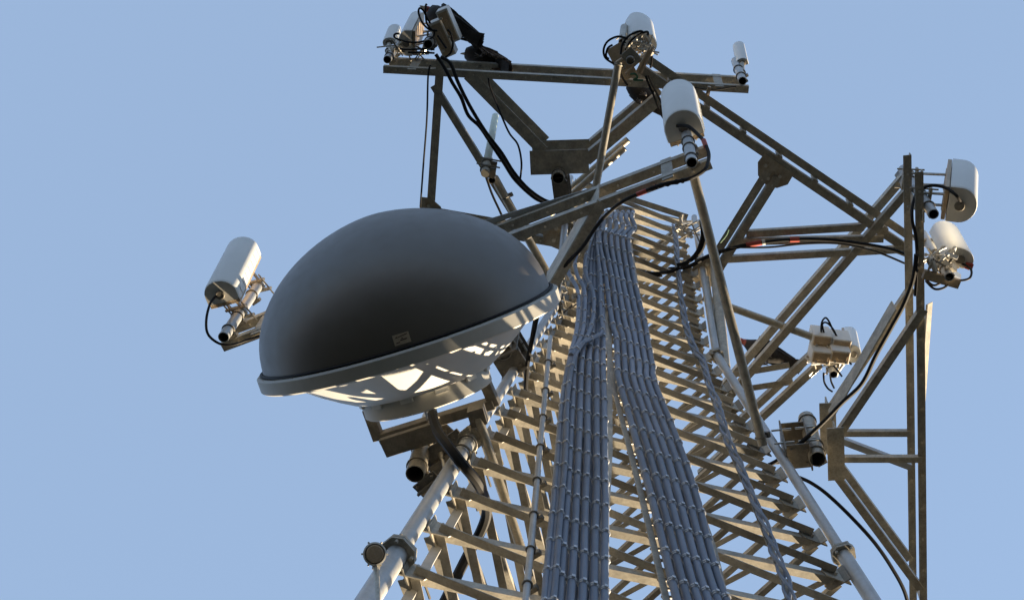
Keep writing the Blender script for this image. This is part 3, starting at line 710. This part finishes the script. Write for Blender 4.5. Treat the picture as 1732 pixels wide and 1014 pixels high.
# radio cluster at right
rd = hdir(1405, 590, 16, 1, .12)
for k, (px, py, z, lab) in enumerate(((1390, 577, 16.0, "upper left of the four boxed radio units by the right-hand bird"), (1423, 584, 16.0, "upper right of the four boxed radio units by the right-hand bird"), (1389, 604, 15.8, "lower left of the four boxed radio units by the right-hand bird"), (1421, 603, 15.8, "lower right of the four boxed radio units by the right-hand bird"))):
    radio(lab, U(px, py, z) + UP * .15, rd, .24, .17, .34, fins=False)
pp = U(1410, 633, 15.8); pipe("mount pipe with open end below the four radio boxes", pp, pp + UP * 1.3, .048, "mount_pipe", m="leg", clamps=(.12, .5))
antenna("narrow white panel antenna behind the four radio boxes", U(1444, 598, 16.0), U(1438, 566, 17.0), hdir(1444, 598, 16, 1, -.1), .24, .16, "panel antennas", ribs=False, pipe_at=pp)
for k, pts in enumerate(([(1391, 582), (1389, 560), (1390, 545), (1396, 537), (1402, 543), (1408, 556), (1416, 570), (1420, 586)], [(1398, 577), (1393, 560), (1391, 548), (1397, 545), (1406, 552), (1413, 564), (1418, 578)], [(1393, 630), (1394, 645), (1400, 656), (1408, 662)], [(1404, 632), (1406, 645), (1411, 656)], [(1415, 613), (1424, 608), (1434, 610), (1440, 616)], [(1410, 618), (1418, 628), (1424, 636)])):
    cable(("tallest black lead loop standing above the radio boxes", "shorter black lead loop above the radio boxes", "left black lead hanging below the radio boxes", "middle black lead hanging below the radio boxes", "lead bending right across the base of the radio boxes", "right black lead hanging below the radio boxes")[k], [U(x, y, 15.85 + (.25 if k < 2 else 0)) for x, y in pts], .012)
t = thing("clamp_assembly", "small clamps and studs between the radio boxes and their pipe", "hardware", U(1395, 622, 15.9))
for k in range(20):
    m = MB(); c = U(1368 + random.random() * 55, 600 + random.random() * 34, 15.85 + random.random() * .2); d = V((random.uniform(-1, 1), random.uniform(-1, 1), random.uniform(-.4, .4))).normalized(); e = d.orthogonal().normalized()
    m.box(c, d, e, d.cross(e), random.uniform(.06, .2), random.uniform(.02, .05), random.uniform(.01, .04)); link("clamp", m, M[("bolt", "steel", "rru")[k % 3]], t)

# top-left cluster
pp = U(724, 75, 16.25); pipe("open-ended mount pipe among the radios at upper left", pp, pp + UP * 1.5, .058, "mount_pipe", m="leg", clamps=(.1, .5))
antenna("white panel antenna at upper left, seen from its dark base", U(687, 73, 16.5), U(703, 40, 17.6), hdir(687, 73, 16.5, -1, -.05), .33, .17, "panel antennas", ribs=False, pipe_at=pp)
pp = U(655, 101, 16.15); pipe("short open-ended pipe at the left tip of the top boom", pp, pp + UP * 1.0, .048, "mount_pipe", m="leg", clamps=(.15, .5))
antenna("small white antenna on the left tip of the top boom", U(658, 71, 16.9), U(667, 48, 17.6), hdir(658, 71, 16.8, -.25, -1), .17, .1, "small boom tip antennas", ribs=False, plate=False)
pipe("thin stem under the small antenna at the top boom's left tip", U(655, 99, 16.4), U(659, 68, 17.0), .03, "antenna_stem", clamps=(.4,))
rd2 = hdir(740, 60, 16.5, -.93, .36)
radio("front of two grey radio boxes tilted beside the hunched bird", U(748, 66, 16.45) + UP * .1, hdir(740, 60, 16.5, .42, .91), .46, .17, .24, fins=False)
radio("rear of two grey radio boxes, nearest the hunched bird", U(758, 44, 16.5) + UP * .1, hdir(740, 60, 16.5, .40, .92), .42, .15, .24, fins=False)
for k, pts in enumerate(([(740, 52), (726, 50), (714, 38), (708, 22), (710, 14), (716, 18), (722, 30), (728, 40)], [(735, 50), (733, 62), (722, 68), (705, 72), (684, 70), (668, 64), (668, 58), (676, 57)], [(757, 50), (763, 58), (766, 75), (762, 90), (753, 97)], [(736, 55), (722, 40), (720, 12), (722, 7)], [(735, 84), (715, 83), (690, 84), (676, 83)], [(735, 90), (715, 89), (690, 89)], [(740, 60), (748, 72), (755, 82)])):
    cable(("black lead loop rising at upper left over the panel antenna", "wide black lead loop hanging around the upper left antenna base", "black lead arching right of the grey radio boxes at upper left", "upright pair of leads in front of the hunched bird", "upper straight lead behind the upper left mount pipe", "lower straight lead behind the upper left mount pipe", "short lead lying across the front radio box at upper left")[k], [U(x, y, 16.3) for x, y in pts], .0125)
t = thing("clamp_assembly", "clamps and studs around the upper left mount pipes", "hardware", U(700, 85, 16.3))
for k in range(16):
    m = MB(); c = U(650 + random.random() * 85, 78 + random.random() * 18, 16.4 + random.random() * .2); d = V((random.uniform(-1, 1), random.uniform(-1, 1), random.uniform(-.4, .4))).normalized(); e = d.orthogonal().normalized()
    if k % 2: m.box(c, d, e, d.cross(e), random.uniform(.06, .18), random.uniform(.02, .05), random.uniform(.02, .05))
    else: m.tube([c - d * .12, c + d * .12], .009, 6)
    link("clamp" if k % 2 else "stud", m, M[("dark", "bolt", "steel")[k % 3]], t)

# top-middle cluster
pp = U(1066, 103, 16.0); pipe("mount pipe with open end in the tangle at top centre", pp, pp + UP * 1.4, .05, "mount_pipe", m="leg", clamps=(.1, .45))
pipe("upright pipe end poking out above the tangle at top centre", U(1053, 72, 16.3), U(1056, 47, 17.1), .05, "brace_pipe", m="pipe")
antenna("white curved panel antenna above the tangle at top centre", U(1089, 70, 16.5), U(1084, 38, 17.6), hdir(1088, 68, 16.5, .57, -.82), .36, .2, "panel antennas", ribs=False, pipe_at=pp)
t = thing("mount_plate", "tan slotted mounting plate in the tangle at top centre", "bracket", U(1052, 105, 16.1))
m = MB(); m.bar(U(1038, 78, 16.2), U(1066, 132, 16.0), .2, .02, UP); link("plate", m, M["beige"], t)
m = MB(); m.bar(U(1058, 86, 16.1), U(1078, 108, 16.1), .16, .05, UP); link("clamp", m, M["steel"], t)
for a, b in (((1042, 107), (1052, 100)), ((1058, 126), (1069, 116)), ((1083, 124), (1104, 80)), ((1078, 122), (1098, 84))):
    m = MB(); m.tube([U(*a, 15.95), U(*b, 16.0)], .022, 8); link("stud", m, M["beige"], t)
t = thing("clamp_assembly", "tangle of clamps and studs under the top centre antenna", "hardware", U(1075, 85, 16.2))
for k in range(44):
    m = MB(); c = U(1052 + random.random() * 50, 66 + random.random() * 40, 16.1 + random.random() * .35); d = V((random.uniform(-1, 1), random.uniform(-1, 1), random.uniform(-.4, .4))).normalized(); e = d.orthogonal().normalized()
    if k % 2: m.box(c, d, e, d.cross(e), random.uniform(.06, .2), random.uniform(.02, .06), random.uniform(.01, .05))
    else: m.tube([c - d * .13, c + d * .13], .010, 6)
    link("clamp" if k % 2 else "stud", m, M[("bolt", "dark", "rru", "steel")[k % 4]], t)
for k, pts in enumerate(([(1062, 66), (1045, 62), (1028, 70), (1021, 84), (1024, 98), (1038, 108)], [(1036, 76), (1028, 82), (1025, 95), (1030, 100)], [(1050, 92), (1053, 75), (1065, 60), (1082, 53), (1088, 55)], [(1058, 85), (1068, 68), (1085, 57), (1095, 54), (1096, 60)], [(1048, 112), (1050, 125), (1058, 140), (1062, 144)], [(1092, 128), (1098, 145), (1105, 160), (1115, 185)], [(1097, 128), (1104, 145), (1112, 160), (1125, 185)], [(1103, 95), (1102, 108), (1100, 115)])):
    cable(("largest black lead loop bulging left at top centre", "small black lead loop inside the left bulge at top centre", "black lead arching over the tangle toward the top centre antenna", "second black lead arching close under the top centre antenna", "black lead dropping below the tan mounting plate", "left of two black leads running down the boom to the centre antenna", "right of two black leads running down the boom to the centre antenna", "thin lead hanging right of the top centre antenna")[k], [U(x, y, 15.9) for x, y in pts], .013)
cable("green wire curl in the tangle at top centre", [U(x, y, 15.9) for x, y in ((1066, 126), (1074, 125), (1078, 131), (1072, 135), (1088, 136))], .013, "green", "wire", "ground_wire")
# top right tip
pp = U(1256, 137, 15.85); pipe("short open-ended pipe at the right tip of the top boom", pp, pp + UP * 1.1, .05, "mount_pipe", m="leg", clamps=(.2, .55))
antenna("small white antenna on the right tip of the top boom", U(1255, 106, 16.7), U(1249, 77, 17.6), hdir(1255, 106, 16.7, -.25, -1), .15, .1, "small boom tip antennas", ribs=False, plate=False)
pipe("thin stem under the small antenna at the top boom's right tip", U(1256, 134, 16.1), U(1255, 104, 16.75), .03, "antenna_stem", clamps=(.35,))
cable("thin lead sagging beneath the right tip of the top boom", [U(x, y, 15.9) for x, y in ((1172, 148), (1190, 151), (1210, 152), (1235, 148), (1245, 147))], .011)
t = thing("cable_hanger", "small hanger block dangling from the lead under the top boom's right part", "hanger", U(1198, 160, 15.8)); m = MB(); m.box(U(1198, 155, 15.85), V((1, 0, 0)), V((0, 1, 0)), UP, .04, .12, .05); m.tube([U(1198, 149, 15.9), U(1198, 160, 15.8)], .01, 6); link("block", m, M["beige"], t); m = MB(); m.ring(U(1198, 150.5, 15.9), V((1, 0, 0)), .02, .005, 12, 5); link("loop", m, M["bolt"], t)
# omni stick
P1, P2 = U(824, 274, 15.6), U(838, 195, 17.2)
t = thing("whip_antenna", "pale green fibreglass whip antenna clamped on the upper left kicker", "antenna", P1)
m = MB(); m.tube([P1, P1.lerp(P2, .5), P2 - (P2 - P1).normalized() * .03, P2], [.048, .046, .043, .025], 16); link("mast", m, M["fibre"], t, smooth=True)
m = MB(); m.tube([P1 - (P2 - P1).normalized() * .35, P1 + (P2 - P1).normalized() * .03], .052, 14); link("base_sleeve", m, M["pipe"], t, smooth=True)
for k in (.05, .25):
    m = MB(); c = P1 - (P2 - P1).normalized() * k; m.ring(c, P2 - P1, .06, .011, 16, 6); m.box(c + V((.07, .02, 0)), V((1, 0, 0)), V((0, 1, 0)), UP, .1, .12, .04); m.tube([c + V((-.12, -.06, 0)), c + V((.16, -.06, 0))], .01, 6); link("clamp", m, M["dark"], t)
pipe("short pipe stub clamped beside the whip antenna's foot", U(832, 305, 15.4), U(828, 270, 16.2), .045, "mount_pipe", m="pipe", clamps=(.3,))
pipe("long pipe lying along the upper left kickers toward the tower head", U(836, 300, 15.6), U(930, 470, 15.4), .05, clamps=(.2, .6))
cable("thin lead hanging from the whip antenna's foot", [U(x, y, 15.4) for x, y in ((818, 288), (824, 305), (833, 330), (845, 356), (852, 372))], .014)
# obstruction light on its pole, lower left
c = U(634, 936, 6.5)
t = thing("beacon_lamp", "small round drum-shaped lamp on a thin pole at lower left", "lamp", c - UP * .4)
ax = (-c).normalized(); ax = (ax - UP * .0).normalized()
m = MB(); m.lathe(c, ax, [(.045, -.09), (.060, -.08), (.066, -.01), (.066, .03), (.057, .034)], 32, cap0=True); lh = link("housing", m, M["rru"], t, smooth=True)
m = MB(); m.lathe(c, ax, [(.052, .030), (.045, .036), (.002, .038)], 32); link("lens", m, M["beige"], t, smooth=True)
m = MB()
for k in range(6):
    q = k * math.pi / 3; a = ax.orthogonal().normalized(); b = ax.cross(a); m.bolt(c + (a * math.cos(q) + b * math.sin(q)) * .064 + ax * .0, (a * math.cos(q) + b * math.sin(q)), .006, .012)
link("clips", m, M["bolt"], lh)
m = MB(); m.tube([U(636, 956, 6.47), U(641, 1040, 5.95)], [.017, .0115], 10); link("pole", m, M["pipe"], t, smooth=True)
m = MB(); m.tube([U(636, 950, 6.48), U(636, 962, 6.45)], .022, 10); link("socket", m, M["dark"], t, smooth=True)

# ------------------------------------------------------------------ loose cables along the frames
cable("thick black cable from the right leg up along the right frame", [U(x, y, 11.0) for x, y in ((1300, 786), (1315, 778), (1350, 752), (1390, 716), (1425, 680), (1458, 648), (1482, 600), (1508, 553), (1530, 512), (1545, 470), (1550, 430))], .02)
cable("black cable sweeping from the right leg to the bottom right corner", [U(x, y, 10.6) for x, y in ((1350, 806), (1372, 816), (1400, 836), (1440, 874), (1480, 918), (1510, 962), (1530, 1000), (1540, 1040))], .017)
cable("first thick black cable down the upper left kickers", [U(x, y, 15.8) for x, y in ((737, 92), (752, 115), (765, 140), (780, 165), (792, 195), (812, 215), (832, 245), (852, 275), (872, 305), (905, 335), (930, 345))], .022)
cable("second thick black cable down the upper left kickers", [U(x, y, 15.7) for x, y in ((745, 96), (762, 108), (775, 140), (795, 180), (822, 224), (848, 258), (868, 290), (892, 318), (920, 338), (945, 345))], .022)
cable("thin black lead drooping below the top frame's left arm", [U(x, y, 15.8) for x, y in ((826, 132), (830, 150), (850, 200), (862, 226), (876, 245), (882, 275), (880, 302))], .012)
cable("thin lead down the left edge of the upright cross boom", [U(x, y, 15.8) for x, y in ((728, 110), (724, 130), (722, 200), (716, 280), (711, 350))], .011)
cable("bundle of black leads with red tape beside the right leg's gusset", [U(x, y, 15.8) for x, y in ((1130, 455), (1165, 450), (1200, 432), (1245, 418), (1290, 410), (1340, 405), (1390, 405), (1440, 410), (1500, 420), (1535, 432))], .026)
cable("thin lead drooping along the kickers to the right boom", [U(x, y, 15.75) for x, y in ((1235, 418), (1300, 418), (1360, 412), (1420, 412), (1480, 425), (1530, 445))], .013)
for k, (a, b, c_) in enumerate((((1262, 414.5), (1288, 410), "left red tape band on the black leads right of the right leg"), ((1336, 405), (1352, 404.5), "right red tape band on the black leads right of the right leg"))):
    t = MB(); t.tube([U(*a, 15.8), U(*b, 15.8)], .034, 10); tag(link("tape_band", t, M["red"], smooth=True), c_, "tape")
t = MB(); t.tube([U(1289, 410, 15.8), U(1294, 409, 15.8)], .036, 10); tag(link("tape_band", t, M["tape"], smooth=True), "white tape band between the red ones on the black leads", "tape")
for k, pts in enumerate(([(1190, 370), (1193, 400), (1185, 425), (1165, 442), (1145, 448)], [(1186, 372), (1188, 400), (1178, 428), (1155, 450)], [(1070, 455), (1100, 462), (1130, 460), (1150, 452)], [(1072, 466), (1095, 470), (1120, 465)])):
    cable(("outer curved black cable at the top of the right leg", "inner curved black cable at the top of the right leg", "upper black cable crossing behind the right-hand run's top", "lower black cable crossing behind the right-hand run's top")[k], [U(x, y, 15.4) for x, y in pts], .024)
cable("black cable dropping beside the left leg under the dome's right end", [U(x, y, 11.0) for x, y in ((912, 520), (903, 560), (893, 610), (889, 660))], .02)
cable("green wire beside the right leg's gusset plate", [U(x, y, 15.7) for x, y in ((1218, 410), (1228, 398), (1232, 388))], .012, "green", "wire", "ground_wire")
# tower-top fittings near the right leg
t = thing("clamp_assembly", "dark clamps clustered around the head of the right leg", "hardware", U(1165, 385, 16.9))
for k in range(14):
    m = MB(); c = U(1150 + random.random() * 36, 372 + random.random() * 26, 16.6 + random.random() * .4); d = V((random.uniform(-1, 1), random.uniform(-1, 1), random.uniform(-.4, .4))).normalized(); e = d.orthogonal().normalized()
    if k % 2: m.box(c, d, e, d.cross(e), random.uniform(.08, .25), random.uniform(.03, .07), random.uniform(.02, .05))
    else: m.tube([c - d * .15, c + d * .15], .010, 6)
    link("clamp" if k % 2 else "stud", m, M[("dark", "steel", "dark", "bolt")[k % 4]], t)
t = thing("clamp_assembly", "dark clamps where the left leg narrows beside the dome rim", "hardware", LEG(0, ZB))
for k in range(12):
    m = MB(); c = LEG(0, ZB) + V((random.uniform(-.16, .2), random.uniform(-.2, .1), random.uniform(-.1, .25))); d = V((random.uniform(-1, 1), random.uniform(-1, 1), random.uniform(-.4, .4))).normalized(); e = d.orthogonal().normalized()
    if k % 2: m.box(c, d, e, d.cross(e), random.uniform(.06, .18), random.uniform(.03, .06), random.uniform(.02, .05))
    else: m.tube([c - d * .14, c + d * .14], .009, 6)
    link("clamp" if k % 2 else "stud", m, M[("dark", "steel", "dark", "bolt")[k % 4]], t)

# ------------------------------------------------------------------ birds
def bird(label, pos, fwd, up=UP, size=.66, head=(.0, .0), wingcol="wing", droop=0.0, hunch=0.0):
    f = fwd.normalized(); u = (up - f * up.dot(f)).normalized(); s = f.cross(u)
    root = thing("vulture", label, "bird", pos - u * .16, "vultures perched on the tower")
    K = size / .66
    # spine stations: forward, up, half width, half height, material
    st = [(-.34, -.05 + droop, .05, .006, 0), (-.26, -.04 + droop * .7, .055, .010, 0), (-.19, -.025 + droop * .4, .045, .022, 0), (-.12, -.01, .075, .06, 0), (-.03, .0, .098, .088, 0), (.07, .012, .104, .096, 0), (.15, .03 + hunch * .3, .085, .085, 0), (.205, .055 + hunch * .5, .055, .06, 0), (.235 + head[0] * .4, .075 + hunch + head[1] * .4, .038, .042, 0),
          (.265 + head[0] * .8, .085 + hunch + head[1] * .8, .027, .03, 1), (.29 + head[0], .088 + hunch + head[1], .028, .032, 1), (.318 + head[0], .085 + hunch + head[1], .022, .024, 1), (.338 + head[0], .078 + hunch + head[1], .012, .013, 2), (.358 + head[0], .066 + hunch + head[1], .007, .009, 2), (.364 + head[0], .052 + hunch + head[1], .002, .003, 2)]
    mb = MB(); n = 14
    for (a, b, w_, h_, mi) in st:
        for k in range(n):
            q = 2 * math.pi * k / n; jit = 1 + random.uniform(-.05, .05) * (mi == 0)
            mb.v.append(pos + (f * a + u * (b + h_ * math.sin(q) * jit) + s * (w_ * math.cos(q) * jit)) * K)
    for i in range(len(st) - 1):
        mb.k = st[i + 1][4]
        for k in range(n): k2 = (k + 1) % n; mb.face((i * n + k, i * n + k2, (i + 1) * n + k2, (i + 1) * n + k))
    mb.k = 0; mb.face([k for k in range(n)][::-1]); mb.k = 2; mb.face([(len(st) - 1) * n + k for k in range(n)])
    link("body", mb, [M["feather"], M["skin"], M["beak"]], root, smooth=True)
    for sg in (-1, 1):
        w_ = MB()
        for k in range(15):                                       # overlapping flight feathers of a folded wing
            t0 = k / 14; a0 = .13 - .05 * t0; a1 = -.02 - .30 * t0; up0 = .075 - .095 * t0; up1 = .03 - .06 * t0 + droop * .6
            y0 = .098 - .01 * t0; y1 = .07 - .035 * t0
            P1 = pos + (f * a0 + u * up0 + s * (sg * y0)) * K; P2 = pos + (f * a1 + u * up1 + s * (sg * (y1 + random.uniform(-.014, .014)))) * K
            mid = P1.lerp(P2, .5) + s * (sg * .018 * K)
            sdv = (u + s * sg * .3).normalized() * (.019 * K)
            w_.prism([P1 - sdv, P1 + sdv, mid + sdv * 1.2, P2 + sdv * .6, P2 - sdv * .4, mid - sdv * 1.2], s * (sg * .008 * K))
        link("wing", w_, M[wingcol], root)
        l_ = MB(); h = pos + (s * (sg * .045) + f * .0 - u * .06) * K; k_ = h - u * .07 * K - f * .02 * K; ft = k_ - u * .06 * K + f * .015 * K
        l_.tube([h, k_, ft], [.02 * K, .011 * K, .008 * K], 7)
        for q in (-.5, 0, .5): l_.tube([ft, ft + (f * .05 + s * q * .05) * K - u * .004], [.007 * K, .004 * K], 5)
        l_.tube([ft, ft - f * .025 * K], [.006 * K, .004 * K], 5)
        link("foot", l_, M["shank"], root)
    tl = MB()
    for k in range(7):
        q = (k - 3) / 3; P1 = pos + (f * -.16 + u * (-.02 + droop * .3)) * K; P2 = pos + (f * (-.38 + .02 * abs(q)) + u * (-.055 + droop) + s * (q * .065)) * K
        d = (s * .018 * K); tl.prism([P1 - d, P1 + d, P2 + d, P2 - d], u * (.004 + .0015 * k) * K)
    link("tail", tl, M[wingcol], root)
    return root
bird("black vulture hunched behind the radio boxes at upper left, tail to the right", U(757, 38, 16.9), hdir(757, 38, 16.9, -.9, -.42) + UP * .25, size=.95, hunch=.02, head=(-.06, -.02), wingcol="feather", droop=-.02)
bird("brown vulture preening on the top boom, tail hanging below the rail", U(820, 97, 16.75), hdir(822, 103, 16.7, -.97, -.1) * .93 + UP * .2, size=.86, head=(-.12, -.06), droop=-.30)
bird("black vulture half hidden under the tangle at top centre", U(1088, 162, 16.35), hdir(1088, 162, 16.3, -.8, -.55) + UP * .15, size=.72, head=(-.05, .0), wingcol="feather")
bird("black vulture with red head perched right beside the four radio boxes", U(1298, 597, 16.6), hdir(1298, 597, 16.5, -.93, -.28) + UP * .12, size=.86, wingcol="feather")
